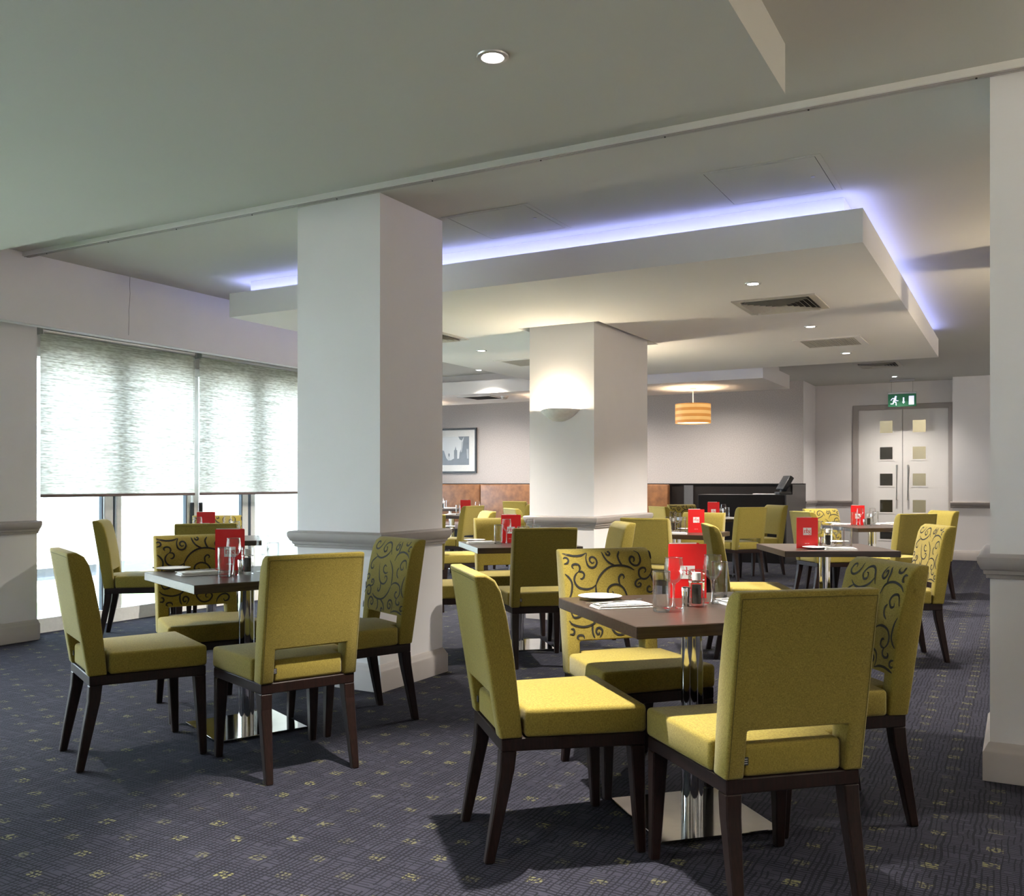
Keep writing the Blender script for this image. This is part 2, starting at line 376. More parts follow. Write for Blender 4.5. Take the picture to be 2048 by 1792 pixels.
# ceiling levels
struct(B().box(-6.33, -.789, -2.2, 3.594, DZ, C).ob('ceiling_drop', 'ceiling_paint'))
r1 = struct(B().cells([-5.72, -3.90, -3.13, -.789], [5.565, 7.2, 8.68, 11.03], {(1, 1)}, lambda u, v: (u, v, RB), lambda u, v: (u, v, RT)).ob('ceiling_raft', 'raft_paint'))
r1['label'] = 'large suspended ceiling raft with blue lit edge'
B().cells([-5.60, -3.95, -3.08, -.91], [5.685, 7.15, 8.73, 10.91], {(1, 1)}, lambda u, v: (u, v, RT), lambda u, v: (u, v, C)).ob('upstand', 'raft_paint', r1)
r2 = struct(B().box(-11.0, -2.94, 12.1, 13.68, RB, RT).ob('ceiling_raft', 'raft_paint'))
r2['label'] = 'narrow suspended ceiling raft over the pendant lamps'
B().box(-10.9, -3.06, 12.22, 13.56, RT, C).ob('upstand', 'raft_paint', r2)
for lab, bx in (('front', (-5.66, -.848, 5.613, 5.635)), ('far', (-5.66, -.848, 10.96, 10.982)), ('left', (-5.672, -5.650, 5.64, 10.955)), ('right', (-.859, -.837, 5.64, 10.955))):
    tag(B().box(*bx, RT, RT+.008).ob('led_strip', 'led_blue'), 'blue LED strip along the %s edge of the large ceiling raft' % lab, 'led strip', 'led strips on the raft')
# movable wall track
tr = struct(empty('trim_track', (0, 4.16, C)), 'ceiling batten with grooved partition track')
B().box(-6.33, 3.2, 0, .012, -.03, 0).ob('batten', 'raft_paint', tr)
for k in range(4): B().box(-6.33, 3.2, .012+k*.0105, .0195+k*.0105, -.034+.002*(k % 2), 0).ob('track_rib', 'trim_paint', tr)
B().box(-6.33, 3.2, .012, .054, -.018, 0).ob('track_bed', 'grille_beige', tr)
for k in range(14): B().lathe([(.004, -.036), (.004, -.03)], 8, (-6.1+k*.66, .033, 0), cap=True).ob('screw', 'vent_dark', tr)

# window run (sliding doors) on the left
w1 = struct(empty('window_1', (-6.97, 6.8, 0)), 'run of white framed glazed doors')
def fy(px): return PZ(px, 0, 0), None
def wy(px):
    r = ray(px, 0); return -6.93/r[0]*r[1]
B().box(-.06, .08, -2.3, 2.4, 0, .115).ob('threshold', 'window_frame_white', w1)
B().box(-.06, .08, -2.3, 2.4, 2.22, 2.29).ob('head', 'window_frame_white', w1)
st = [(4.50, 4.62), (wy(206), wy(224)), (wy(230), wy(241)), (wy(372), wy(380)), (wy(384), wy(395)), (wy(482), wy(494)), (wy(498), wy(508)), (7.95, 8.1), (8.2, 8.3), (9.1, 9.2)]
for a, c_ in st: B().box(-.05, .06, a-6.8, c_-6.8, .115, 2.22).bevel(.006, 1).ob('stile', 'window_frame_white', w1)
for a, c_ in zip(st, st[1:]):
    if c_[0]-a[1] > .2: B().box(-.006, .002, a[1]-6.8, c_[0]-6.8, .115, 2.22).ob('pane', 'window_glass', w1)
for px in (201, 225.5, 369, 480, 497): B().box(.03, .066, wy(px)-.007-6.8, wy(px)+.007-6.8, .115, 2.22).ob('gasket', 'plinth_blue', w1)
for px in (377, 394): B().box(.07, .11, wy(px)-.012-6.8, wy(px)+.012-6.8, .72, 1.02).bevel(.006, 1).ob('door_handle', 'black_metal', w1)
w3 = struct(empty('window_3', (-6.97, .125, 0)), 'run of glazed doors left of the viewer, outside the picture')
B().box(-.06, .08, -3.62, 3.62, 0, .115).ob('threshold', 'window_frame_white', w3); B().box(-.06, .08, -3.62, 3.62, 2.22, 2.29).ob('head', 'window_frame_white', w3)
for k in range(7): B().box(-.05, .06, -3.62+k*1.1917, -3.53+k*1.1917, .115, 2.22).ob('stile', 'window_frame_white', w3)
for k in range(6): B().box(-.006, .002, -3.53+k*1.1917, -2.43+k*1.1917, .115, 2.22).ob('pane', 'window_glass', w3)
def blind(y0, y1, lab):
    e = empty('roller_blind', (-6.76, (y0+y1)/2, 1.09)); h = (y1-y0)/2
    B().cells([-h+2*h*i/8 for i in range(9)], [.02, .5, 1, 1.3], (), lambda u, v: (0, u, v), lambda u, v: (.0012, u, v)).ob('blind_cloth', 'blind_fabric', e)
    B().box(-.008, .010, -h, h, 0, .024).bevel(.004, 1).ob('bottom_bar', 'bench_fabric', e)
    B().tube([(0, -h, 1.32), (0, h, 1.32)], .024, 12).ob('roller_tube', 'alu', e)
    for s in (-1, 1): B().box(-.19, .03, s*(h-.005)-.004, s*(h-.005)+.004, 1.285, 1.35).ob('bracket', 'alu', e)
    B().tube([(.02, h-.03, 1.3), (.02, h-.03, .45)], .0018, 5).ob('pull_chain', 'alu', e)
    tag(e, lab, 'blind', 'roller blinds at the left windows')
blind(4.592, 6.142, 'grey woven roller blind beside the left pier, wider of the two')
blind(6.20, 7.80, 'grey woven roller blind half hidden behind the front pillar')

# outside
struct(B().box(-30, -7.15, -20, 40, -.25, -.03).ob('ground_outside', 'paving'))
g = B().box(-8.75, -7.16, -18, 30, -.03, -.012).ob('grass', 'grass_green'); g['kind'] = 'stuff'; g['label'] = 'pale strip of lawn outside the windows'; g['category'] = 'grass'
nb = empty('building', (-10.9, 6, -.03))
B().box(-4, 0, -16, 3.1, 0, 3.4).ob('wall', 'render_white', nb)
B().box(0, .04, -16, 3.1, 0, .16).ob('plinth', 'plinth_blue', nb)
for y0 in (-5.7, -2.75, .2):
    w = B().cells([y0, y0+.09, y0+1.1, y0+1.2, y0+2.1, y0+2.2], [.22, .33, 2.2, 2.3], {(1, 1), (3, 1)}, lambda u, v: (0, u, v), lambda u, v: (.06, u, v)).ob('window', 'window_frame_white', nb)
    B().box(.0, .02, y0+.05, y0+2.15, .28, 2.25).ob('pane', 'print_mid', w)
    B().box(0, .14, y0-.06, y0+2.26, .16, .22).ob('sill', 'render_white', nb)
tag(nb, 'overexposed white rendered building facing the windows from outside', 'building')

# ================================================================== CEILING FITTINGS
def downlight(x, y, z, lab, power=95, size=1.42, blend=.8):
    e = empty('downlight', (x, y, z))
    B().lathe([(.036, -.002), (.040, -.006), (.054, -.005), (.056, 0), (.036, 0)], 28).ob('trim_ring', 'alu', e, 40)
    B().lathe([(.0005, -.0025), (.036, -.0025)], 24).ob('lens', 'lamp_white', e)
    lamp('SPOT', 'spot', (0, 0, -.012), power, (1, .93, .82), e, spot_size=size, spot_blend=blend, shadow_soft_size=.03)
    return tag(e, lab, 'ceiling light', 'recessed ceiling downlights')
downlight(-1.612, 2.79, DZ, 'bright recessed downlight in the lowered ceiling nearest the viewer', 440, 1.04, .5)
downlight(-1.612, 6.353, RB, 'recessed downlight before the square louvred diffuser on the large raft', 330, 2.15, .9)
downlight(-1.612, 8.329, RB, 'recessed downlight between the two square grilles on the large raft', 330, 2.15, .9)
downlight(-1.612, 10.207, RB, 'recessed downlight at the far edge of the large raft', 330, 2.15, .9)
downlight(-4.873, 8.206, RB, 'recessed downlight on the raft seen between the two pillars', 330, 2.15, .9)
downlight(-7.014, 11.74, C, 'recessed downlight beyond the raft corner, left of the sconce pillar', 330, 2.15, .9)
downlight(-1.742, 15.587, C, 'small recessed downlight above the green exit sign', 120, 2.1, 1)
for x, y, z, l in ((-4.873, 2.79, DZ, 'recessed downlight above the table left of the front pillar, outside the picture'), (-4.873, 6.353, RB, 'recessed downlight on the raft behind the front pillar'), (-4.873, 10.207, RB, 'recessed downlight at the hidden far corner of the raft'),
                   (-1.612, .8, DZ, 'recessed downlight above the viewer'), (-4.873, .8, DZ, 'recessed downlight left of the viewer'), (-9.0, 11.74, C, 'recessed downlight over the hidden banquette corner'), (1.6, 5.0, C, 'recessed downlight right of the right pillar'), (1.6, 9.5, C, 'recessed downlight in the hidden right bay'), (1.6, 13.5, C, 'recessed downlight far in the hidden right bay'), (1.6, 2.4, C, 'recessed downlight right of the viewer'), (.3, .9, C, 'recessed downlight behind the viewer'),
                   (-4.4, 14.1, C, 'unseen downlight added to brighten the wall above the host counter'), (-6.6, 14.1, C, 'unseen downlight added to brighten the wall above the banquette'), (-8.8, 14.1, C, 'unseen downlight added to brighten the wall beside the picture')):  # wall washers: unseen lamps added to brighten the far wall
    downlight(x, y, z, l, 220 if y > 14 else 170 if y < 3 else 330, 2.7 if y > 14 else 1.6 if y < 3 else 2.15, 1 if y > 14 else .9)
def diffuser(x0, x1, y0, y1, z, lab):
    cx, cy, h = (x0+x1)/2, (y0+y1)/2, (x1-x0)/2; e = empty('air_diffuser', (cx, cy, z))
    def ring(a, z0, c_, z1): return B().rings([[(-a, -a, z0), (a, -a, z0), (a, a, z0), (-a, a, z0)], [(-c_, -c_, z1), (c_, -c_, z1), (c_, c_, z1), (-c_, c_, z1)]], cap=False)
    B().cells([-h, -h+.055, h-.055, h], [-h, -h+.055, h-.055, h], {(1, 1)}, lambda u, v: (u, v, -.008), lambda u, v: (u, v, 0)).ob('frame', 'grille_beige', e)
    B().box(-h+.05, h-.05, -h+.05, h-.05, -.0008, -.0002).ob('backing', 'vent_dark', e)
    for k in range(6):
        a = h-.060-k*.037; ring(a, -.024, a-.024, -.004).ob('louvre_blade', 'grille_beige', e)
    B().box(-.018, .018, -.018, .018, -.02, -.004).ob('centre_plate', 'grille_beige', e)
    return tag(e, lab, 'air vent', 'square ceiling air diffusers')
diffuser(-1.915, -1.305, 6.90, 7.50, RB, 'square four-way louvred diffuser between two downlights on the large raft')
diffuser(-5.19, -4.59, 6.90, 7.50, RB, 'square louvred diffuser half hidden by the front pillar')
diffuser(-2.07, -1.47, 13.6, 14.25, C, 'square louvred diffuser on the far ceiling before the doors')
def grille(x0, x1, y0, y1, z, lab, mt='grille_beige'):
    cx, cy, h = (x0+x1)/2, (y0+y1)/2, (x1-x0)/2; e = empty('return_grille', (cx, cy, z))
    B().cells([-h, -h+.06, h-.06, h], [-h, -h+.06, h-.06, h], {(1, 1)}, lambda u, v: (u, v, -.009), lambda u, v: (u, v, 0)).ob('frame', 'raft_paint', e)
    B().box(-h+.05, h-.05, -h+.05, h-.05, -.0008, -.0002).ob('backing', 'vent_dark', e)
    b = B(); n = 24
    for k in range(n):
        p = -h+.06+(2*h-.12)*(k+.5)/n
        b.box(p-.004, p+.004, -h+.06, h-.06, -.007, -.001); b.box(-h+.06, h-.06, p-.004, p+.004, -.007, -.001)
    m = b.ob('egg_crate_mesh', mt, e); m['kind'] = 'stuff'
    return tag(e, lab, 'air vent', 'square ceiling return grilles')
grille(-1.925, -1.31, 9.04, 9.66, RB, 'square fine-mesh return grille near the far end of the large raft')
grille(-5.16, -4.56, 8.94, 9.54, RB, 'square flush grille on the raft left of the sconce pillar')
v = PZ(966, 795, RB); grille(v.x-.3, v.x+.3, v.y-.3, v.y+.3, RB, 'dark square grille above the framed picture wall', 'vent_dark')
def hatch(x0, x1, y0, y1, lab):
    cx, cy, h, k = (x0+x1)/2, (y0+y1)/2, (x1-x0)/2, (y1-y0)/2; e = empty('access_hatch', (cx, cy, C))
    B().cells([-h, -h+.03, h-.03, h], [-k, -k+.022, k-.022, k], {(1, 1)}, lambda u, v: (u, v, -.003), lambda u, v: (u, v, 0)).ob('frame', 'ceiling_paint', e)
    B().box(-h+.034, h-.034, -k+.026, k-.026, -.003, -.0003).ob('hatch_panel', 'ceiling_paint', e)
    B().box(-h+.028, h-.028, -k+.020, k-.020, -.0006, -.0002).ob('shadow_gap', 'vent_dark', e)
    B().lathe([(.0005, -.006), (.010, -.006), (.012, -.003)], 14, (h-.1, k-.32, 0)).ob('lock', 'alu', e)
    return tag(e, lab, 'access hatch', 'ceiling access hatches')
hatch(-1.54, -.895, 4.87, 5.528, 'flush access hatch in the ceiling above the raft corner')
hatch(-3.20, -2.585, 4.89, 5.50, 'flush access hatch in the ceiling beside the front pillar')
v = PZ(1009, 792, RB)
sd = empty('smoke_detector', v); B().lathe([(.06, 0), (.06, -.014), (.05, -.022)], 20, cap=True).ob('base', 'white_china', sd, 40); B().lathe([(.048, -.022), (.046, -.04), (.03, -.052), (.0005, -.055)], 20).ob('sensor_cap', 'grille_beige', sd, 50)
tag(sd, 'small round smoke detector under the far ceiling raft', 'smoke detector')
def sconce(x, y, sgn, lab, rz=0, power=13):
    e = empty('wall_sconce', (x, y, 1.74), rz); n = 26; b = B(); rs = []
    for j in range(9):                                   # quarter bowl: lens-shaped outline on the wall, bulging outwards
        t = j/8; r = []
        for i in range(n+1):
            u = -1+2*i/n; w = 1-u*u; zt = .112-.008*u*u; zb = .104*(1-w)
            r.append((u*.195, sgn*(.003-.142*math.sin(t*PI/2)*w), zb+(zt-zb)*(1-math.cos(t*PI/2))))
        rs.append(r)
    b.rings(rs, cap=False, closed=False); b.ob('bowl', 'plaster', e, 60)
    B().tube([(-.06, -sgn*.05, .07), (.06, -sgn*.05, .07)], .012, 10).ob('bulb', 'bulb_warm', e)
    lamp('POINT', 'lamp', (0, -sgn*.06, .10), power, (1, .84, .60), e, shadow_soft_size=.03)
    return tag(e, lab, 'wall lamp', 'plaster wall sconces')
sconce(PY(1120, 815, 7.315).x, 7.315, 1, 'crescent plaster wall sconce glowing upward on the second pillar')
sconce(-3.53, 8.61, -1, 'plaster wall sconce on the far face of the second pillar')
sconce(.2, 7.315, 1, 'plaster wall sconce on the hidden pillar behind the right edge')
sconce(.2, 8.10, -1, 'plaster wall sconce on the far face of the hidden right pillar')
sconce(3.2, .3, 1, 'plaster wall sconce on the right wall beside the viewer', -PI/2, 75)
sconce(3.2, 3.2, 1, 'plaster wall sconce on the right wall before the right pillar', -PI/2, 75)
sconce(3.2, 11.5, 1, 'plaster wall sconce far along the right wall', -PI/2, 75)
sconce(-1.2, -4.05, -1, 'plaster wall sconce on the wall behind the viewer', 0, 18)
sconce(-4.2, -4.05, -1, 'plaster wall sconce on the rear wall near the windows', 0, 18)
def pendant(x, y, lab):
    e = empty('pendant_lamp', (x, y, 2.065))
    sh = B().lathe([(.252, 0), (.252, .275), (.244, .275), (.244, 0)], 40).ob('lamp_shade', 'shade_veneer', e, 40)
    b = B().lathe([(.0005, .012), (.243, .012)], 40).ob('diffuser', 'shade_diffuser', e)
    B().tube([(0, 0, .16), (0, 0, RB-2.065-.02)], .007, 8).ob('rod', 'white_china', e)
    B().lathe([(.0005, .485), (.05, .485), (.05, .505)], 20).ob('ceiling_rose', 'white_china', e)
    B().lathe([(.0005, .12), (.03, .13), (.04, .16), (.02, .2)], 14).ob('bulb', 'bulb_warm', e)
    lamp('SPOT', 'up_light', (0, 0, .17), 40, (1, .80, .54), e, spot_size=2.35, spot_blend=.35, shadow_soft_size=.04).rotation_euler = (PI, 0, 0)
    return tag(e, lab, 'pendant lamp', 'drum pendant lamps')
v = PD(1386, 13.3, 0); pendant(v.x, v.y, 'wood-veneer drum pendant lamp hanging before the grey wall')
pendant(v.x-2.2, v.y, 'drum pendant lamp hidden behind the second pillar'); pendant(v.x-4.85, v.y, 'drum pendant lamp hidden between the pillars')

# ================================================================== FAR WALL FURNITURE
bq = empty('banquette', (-8.4, 14.89, 0))
seams = [-11.45, -10.67, -9.12, -7.57, -6.45, -5.34]
for a, c_ in zip(seams, seams[1:]): B().box(a+8.4+.008, c_+8.4-.008, .40, .53, .42, 1.185).bevel(.02, 2).ob('back_cushion', 'leather_tan', bq, 50)
B().box(-3.05, 3.06, .53, .6, 0, 1.2).ob('back_board', 'counter_wood', bq)
for a, c_ in zip(seams, seams[1:]): B().box(a+8.4+.006, c_+8.4-.006, -.12, .42, .33, .46).bevel(.025, 2).ob('seat_cushion', 'bench_fabric', bq, 50)
B().box(-3.05, 3.06, -.08, .52, 0, .33).ob('base', 'counter_wood', bq)
tag(bq, 'long tan leather banquette with upright back along the far wall', 'bench')
ct = empty('host_counter', (-3.07, 14.06, 0))
B().box(-1.35, -.02, 0, .62, 0, 1.03).bevel(.004, 1).ob('cabinet', 'counter_wood', ct)
B().box(-.035, 0, 0, 1.42, 0, 1.03).ob('end_panel', 'counter_side', ct)
B().box(-.03, .0, .42, 1.42, 1.03, 1.185).ob('upper_end_panel', 'counter_side', ct)
B().box(-2.26, -.03, 1.36, 1.42, 0, 1.185).ob('back_panel', 'counter_wood', ct)
B().box(-2.258, .0, 1.33, 1.43, 1.185, 1.20).ob('top_cap', 'counter_wood', ct)
B().box(-2.02, -1.86, 1.335, 1.36, .3, 1.17).ob('grey_strip', 'grey_laminate', ct)
tag(ct, 'dark wood host counter with raised back against the grey wall', 'counter')
v = PD(1566, 14.15, 1.03)
ps = empty('till_terminal', v, TH+.2); ps.scale = (.82, .82, .82)
B().box(-.12, .12, -.10, .12, 0, .05).bevel(.01, 1).ob('base', 'pos_black', ps)
k = B().box(-.055, .055, -.04, .03, .03, .14).bevel(.01, 1).ob('neck', 'pos_black', ps)
s_ = B().box(-.045, .045, -.14, .14, .0, .30).bevel(.012, 2).ob('screen', 'pos_black', ps, 50); s_.location = (-.04, 0, .08); s_.rotation_euler = (0, math.radians(32), 0)
B().box(-.045, .03, -.108, -.101, .085, .12).ob('sticker', 'paper_white', ps)
tag(ps, 'tilted black till screen standing on the host counter', 'till')
v = PD(1528, 14.0, 1.03)
tag(B().box(-.16, .16, -.05, .05, 0, .018).bevel(.003, 1).ob('paper_stack', 'paper_white', loc=v), 'thin stack of white papers beside the till', 'papers')

# picture
pr = PY(954.3, 900, 15.5).x; pt, pb = PY(950, 855.5, 15.5).z, PY(950, 946, 15.5).z; pw = 1.18
pc = empty('picture', (pr-pw/2, 15.5, pb)); hh = pt-pb; hw = pw/2
B().cells([-hw, -hw+.035, hw-.035, hw], [0, .035, hh-.035, hh], {(1, 1)}, lambda u, v: (u, -.035, v), lambda u, v: (u, 0, v)).ob('frame', 'picture_frame', pc)
B().box(-hw+.03, hw-.03, -.014, -.004, .03, hh-.03).ob('mount', 'mat_board', pc)
x0, x1, z0, z1 = -hw+.175, hw-.175, .16, hh-.165; pwid, phei = x1-x0, z1-z0
ph = B().box(x0, x1, -.016, -.014, z0, z1).ob('photograph', 'mat_board', pc); ph.data.materials[0] = plain('print_light', (.55, .56, .57), .35, col2=(.66, .66, .66), scale=1.2)
def shape(pts, mt, nm='print_shape', d=.0165):
    B().poly([(x0+pwid*u, -d, z0+phei*w) for u, w in pts]).ob(nm, mt, ph)
shape([(0, 0), (1, 0), (1, 1), (.86, 1), (.80, .62), (.74, .44), (.72, .22), (.56, .22), (.50, .17), (.42, .16), (.36, .25), (.30, .50), (.22, .55), (0, .62)], 'print_dark')
shape([(.58, .2), (.67, .2), (.67, .52), (.645, .53), (.635, .60), (.625, .66), (.615, .60), (.60, .53), (.58, .52)], 'print_dark')
shape([(.70, 1), (.86, 1), (.80, .86), (.74, .9)], 'print_dark'); shape([(.80, .84), (.84, .80), (.80, .46), (.77, .44)], 'print_mid', d=.017)
shape([(.93, .56), (.98, .56), (.985, .22), (.945, .22)], 'print_mid', d=.017)
shape([(.425, .30), (.455, .30), (.465, .38), (.44, .43), (.415, .38)], 'print_dark', d=.017); shape([(.436, .14), (.444, .14), (.444, .31), (.436, .31)], 'print_dark', d=.017)
B().box(-hw+.03, hw-.03, -.022, -.02, .03, hh-.03).ob('glazing', 'picture_glass', pc)
tag(pc, 'black framed monochrome street photograph on the far wall', 'picture')

# double doors
d1 = struct(empty('door_1', ((dl+dr)/2, 16.5, 0)), 'white double doors with square panes'); dw = (dr-dl)/2
for s in (-1, 1): B().box(s*dw-.01 if s > 0 else -dw-.085, dw+.085 if s > 0 else -dw+.01, -.03, .06, 0, dt+.02).bevel(.012, 2).ob('architrave', 'trim_paint', d1)
B().box(-dw-.085, dw+.085, -.03, .06, dt-.01, dt+.075).bevel(.012, 2).ob('architrave', 'trim_paint', d1)
zp = [PY(1780, y, 16.53).z for y in (1079, 1063, 1025, 999, 972, 946.5, 919.5, 893.5, 866.5, 841)]
xl = sorted((PY(1759.3, 900, 16.53).x-d1.location.x, PY(1786.2, 900, 16.53).x-d1.location.x))
B().box(-.02, .02, .056, .07, .01, dt).ob('meeting_strip', 'vent_dark', d1)
for s in (-1, 1):
    xs = [-dw, xl[0], xl[1], -.004] if s < 0 else [.004, -xl[1], -xl[0], dw]
    lf = B().cells(xs, [.012]+zp+[dt], {(1, k) for k in range(1, 11, 2)}, lambda u, v: (u, .012, v), lambda u, v: (u, .055, v)).ob('door_leaf', 'door_paint', d1)
    for k in range(0, 10, 2):
        B().cells([xs[1]-.02, xs[1]+.006, xs[2]-.006, xs[2]+.02], [zp[k]-.02, zp[k]+.006, zp[k+1]-.006, zp[k+1]+.02], {(1, 1)}, lambda u, v: (u, .006, v), lambda u, v: (u, .02, v)).ob('glazing_bead', 'door_paint', lf)
        B().box(xs[1], xs[2], .030, .036, zp[k], zp[k+1]).ob('pane', 'door_glass', lf)
    hx = s*.085
    B().tube([(hx, .012, .93), (hx, -.045, .93), (hx, -.045, 1.5), (hx, .012, 1.5)], .014, 8).ob('handle', 'steel', lf)
# exit sign
es = empty('exit_sign', (PD(1805, 14.95, 0).x, 16.08, 2.44))
B().box(-.185, .185, -.02, .02, C-2.44-.03, C-2.44).ob('ceiling_bracket', 'sign_frame', es)
for x in (-.16, .16): B().tube([(x, 0, .21), (x, 0, C-2.44-.03)], .0016, 5).ob('wire', 'black_metal', es)
B().box(-.215, .215, -.02, .02, .20, .228).bevel(.006, 1).ob('lamp_housing', 'sign_frame', es)
pn = B().box(-.21, .21, -.006, .006, 0, .20).ob('sign_panel', 'sign_green', es)
def flat(polys, nm):
    b = B()
    for pts in polys: b.poly([(x, -.0068, z) for x, z in pts])
    b.ob(nm, 'sign_white', pn)
def bar(a, c_, w):
    a, c_ = Vector(a), Vector(c_); n = (c_-a).normalized(); n = Vector((-n.y, n.x))*w/2
    return [tuple(a+n), tuple(c_+n), tuple(c_-n), tuple(a-n)]
flat([[(-.095+.017*math.cos(k*PI/6), .158+.017*math.sin(k*PI/6)) for k in range(12)], bar((-.098, .142), (-.125, .075), .034), bar((-.105, .135), (-.145, .132), .013), bar((-.143, .134), (-.168, .102), .013), bar((-.098, .118), (-.082, .09), .013), bar((-.085, .094), (-.055, .094), .012),
      bar((-.125, .08), (-.137, .045), .017), bar((-.132, .046), (-.172, .046), .014), bar((-.118, .08), (-.088, .066), .017), bar((-.09, .07), (-.088, .02), .014)], 'running_figure')
flat([bar((.022, .145), (.022, .07), .022), [(-.002, .075), (.046, .075), (.022, .042)]], 'arrow')
flat([[(.10, .025), (.178, .025), (.178, .165), (.10, .165)]], 'door_symbol')
tag(es, 'green running-man exit sign hanging from wires above the double doors', 'sign')

# ================================================================== CHAIRS
def lerp(tab, z):
    for (a, ya), (c_, yc) in zip(tab, tab[1:]):
        if z <= c_: return ya+(yc-ya)*(z-a)/(c_-a)
    return tab[-1][1]
FR = [(.393, -.172), (.53, -.186), (.65, -.200), (.78, -.223), (.86, -.243), (.895, -.262), (.913, -.290)]
def yr(z): return -.247-.083*(z-.393)/.52
def catmull(P, n=7):
    out = []; P = [P[0]]+P+[P[-1]]
    for a, b_, c_, d in zip(P, P[1:], P[2:], P[3:]):
        for k in range(n):
            t = k/n
            out.append(tuple(.5*(2*b_[i]+(c_[i]-a[i])*t+(2*a[i]-5*b_[i]+4*c_[i]-d[i])*t*t+(3*b_[i]-a[i]-3*c_[i]+d[i])*t**3) for i in (0, 1)))
    return out+[P[-2]]
STROKES = [[(105, 95), (160, 112), (220, 125), (290, 120), (345, 95)], [(350, 95), (335, 150), (338, 200), (355, 240), (385, 258), (420, 250), (440, 215), (438, 175), (420, 148), (395, 142), (375, 155), (372, 185), (390, 205), (408, 205), (412, 190)],
 [(105, 210), (140, 200), (155, 175), (145, 148), (120, 142), (103, 155)], [(205, 262), (190, 245), (195, 222), (225, 213), (255, 225), (268, 255), (262, 285), (250, 300)], [(250, 300), (285, 300), (308, 325), (305, 360), (285, 380), (268, 372)],
 [(250, 300), (222, 330), (207, 375), (215, 420), (245, 465), (290, 488), (345, 495), (395, 480), (430, 450)], [(430, 450), (440, 420), (470, 355), (520, 295), (575, 258), (640, 243), (710, 246), (775, 265), (815, 290), (832, 303)],
 [(430, 450), (430, 500), (437, 560), (455, 640), (500, 720), (570, 780)], [(503, 88), (520, 140), (550, 190), (600, 230), (640, 243)], [(540, 90), (550, 118), (568, 128), (582, 115), (580, 90), (560, 95)],
 [(690, 85), (665, 130), (670, 180), (690, 225), (712, 245)], [(845, 85), (880, 110), (895, 160), (892, 210), (870, 245), (835, 248), (800, 225), (783, 190), (790, 160), (810, 148), (830, 160), (832, 190), (818, 206)],
 [(790, 720), (775, 640), (750, 565), (730, 520), (700, 480), (660, 458), (615, 455), (575, 475), (553, 515), (560, 550), (590, 565), (612, 550), (600, 528)], [(690, 475), (672, 430), (668, 385), (685, 352), (710, 350), (723, 375), (712, 396)],
 [(935, 335), (952, 315), (945, 285), (915, 278), (885, 300), (880, 345), (895, 385), (930, 405), (970, 395), (1005, 350), (1030, 290)], [(930, 405), (880, 405), (850, 430), (845, 465), (865, 490), (895, 488), (903, 460), (885, 448), (870, 465)],
 [(1010, 505), (995, 490), (975, 510), (980, 545), (1010, 558), (1040, 540)], [(1005, 350), (1020, 400), (1045, 450)], [(1000, 85), (1010, 120), (1020, 180)], [(115, 320), (150, 355), (180, 410), (185, 470), (175, 540), (150, 600)],
 [(160, 700), (195, 790), (235, 803), (280, 780), (300, 730), (270, 680), (230, 690), (235, 725)], [(155, 835), (190, 875), (250, 900), (310, 910), (370, 900), (410, 880), (440, 845), (460, 780)], [(405, 885), (400, 940), (410, 1000), (430, 1040)],
 [(480, 1040), (500, 1000), (505, 960), (480, 930), (450, 935), (440, 970), (455, 1000), (475, 995), (470, 975)], [(165, 985), (200, 985), (212, 960), (200, 930), (175, 925)], [(265, 1050), (245, 1030), (255, 1005), (285, 1000), (310, 1015), (318, 1045)],
 [(570, 860), (590, 900), (610, 950), (650, 1000), (700, 1020), (760, 1000), (790, 940), (760, 890), (715, 905), (715, 950), (745, 955)], [(600, 920), (650, 860), (720, 820), (800, 800), (880, 815), (940, 860)], [(880, 815), (930, 790), (985, 740), (1000, 680), (970, 640), (930, 655), (935, 700)],
 [(850, 1040), (860, 980), (900, 930), (960, 920), (1000, 960), (990, 1010), (950, 1020), (935, 985)], [(560, 620), (610, 600), (660, 620), (680, 670), (650, 710), (610, 690)], [(300, 560), (340, 600), (350, 660), (320, 700)]]
def embroidery(flip):
    b = B()
    for S in STROKES:
        pts = []
        for X, Y in S:
            t = (X-100-(Y-85)*.055)/(900+(Y-85)*.055); z = .902-(Y-85)/965*.365
            x = .209-t*.418
            if flip: x, z = -x, .902+.537-z
            pts.append((max(-.209, min(.209, x)), max(.535, min(.905, z))))
        P = catmull(pts); n = len(P)-1; prev = None
        for i, p in enumerate(P):
            a, c_ = P[max(i-1, 0)], P[min(i+1, n)]; dx, dz = c_[0]-a[0], c_[1]-a[1]; l = math.hypot(dx, dz)
            if l < 1e-7: continue
            w = .0045*(.35+.65*min(1, 5*i/n, 4*(n-i)/n)); nx, nz = -dz/l*w, dx/l*w
            q = [b.bm.verts.new((p[0]+s*nx, lerp(FR, p[1]+s*nz)+.0014, p[1]+s*nz)) for s in (1, -1)]
            if prev: b.bm.faces.new((prev[0], prev[1], q[1], q[0]))
            prev = q
    return b.mesh('embroidery', 'embroidery_black')
def taper(secs):
    return B().rings([[(x-a, y-c_, z), (x+a, y-c_, z), (x+a, y+c_, z), (x-a, y+c_, z)] for x, y, z, a, c_ in secs]).bevel(.004, 1, 50)
ZR = [.393, .53, .65, .78, .86, .895, .913]; US = [-.212, -.155, .155, .212]
ME = {}
ME['backrest'] = B().cells(US, ZR, {(1, 0)}, lambda u, v: (u, lerp(FR, v), v), lambda u, v: (u, yr(v), v)).bevel(.008, 2, 40).mesh('backrest', 'mustard_fabric', 50)
so = [(-.218, -.165), (-.151, -.165), (-.151, -.238), (.151, -.238), (.151, -.165), (.218, -.165), (.245, .235), (-.245, .235)]
b = B().prism(so, .394, .484); b.bevel(.014, 3, 40)
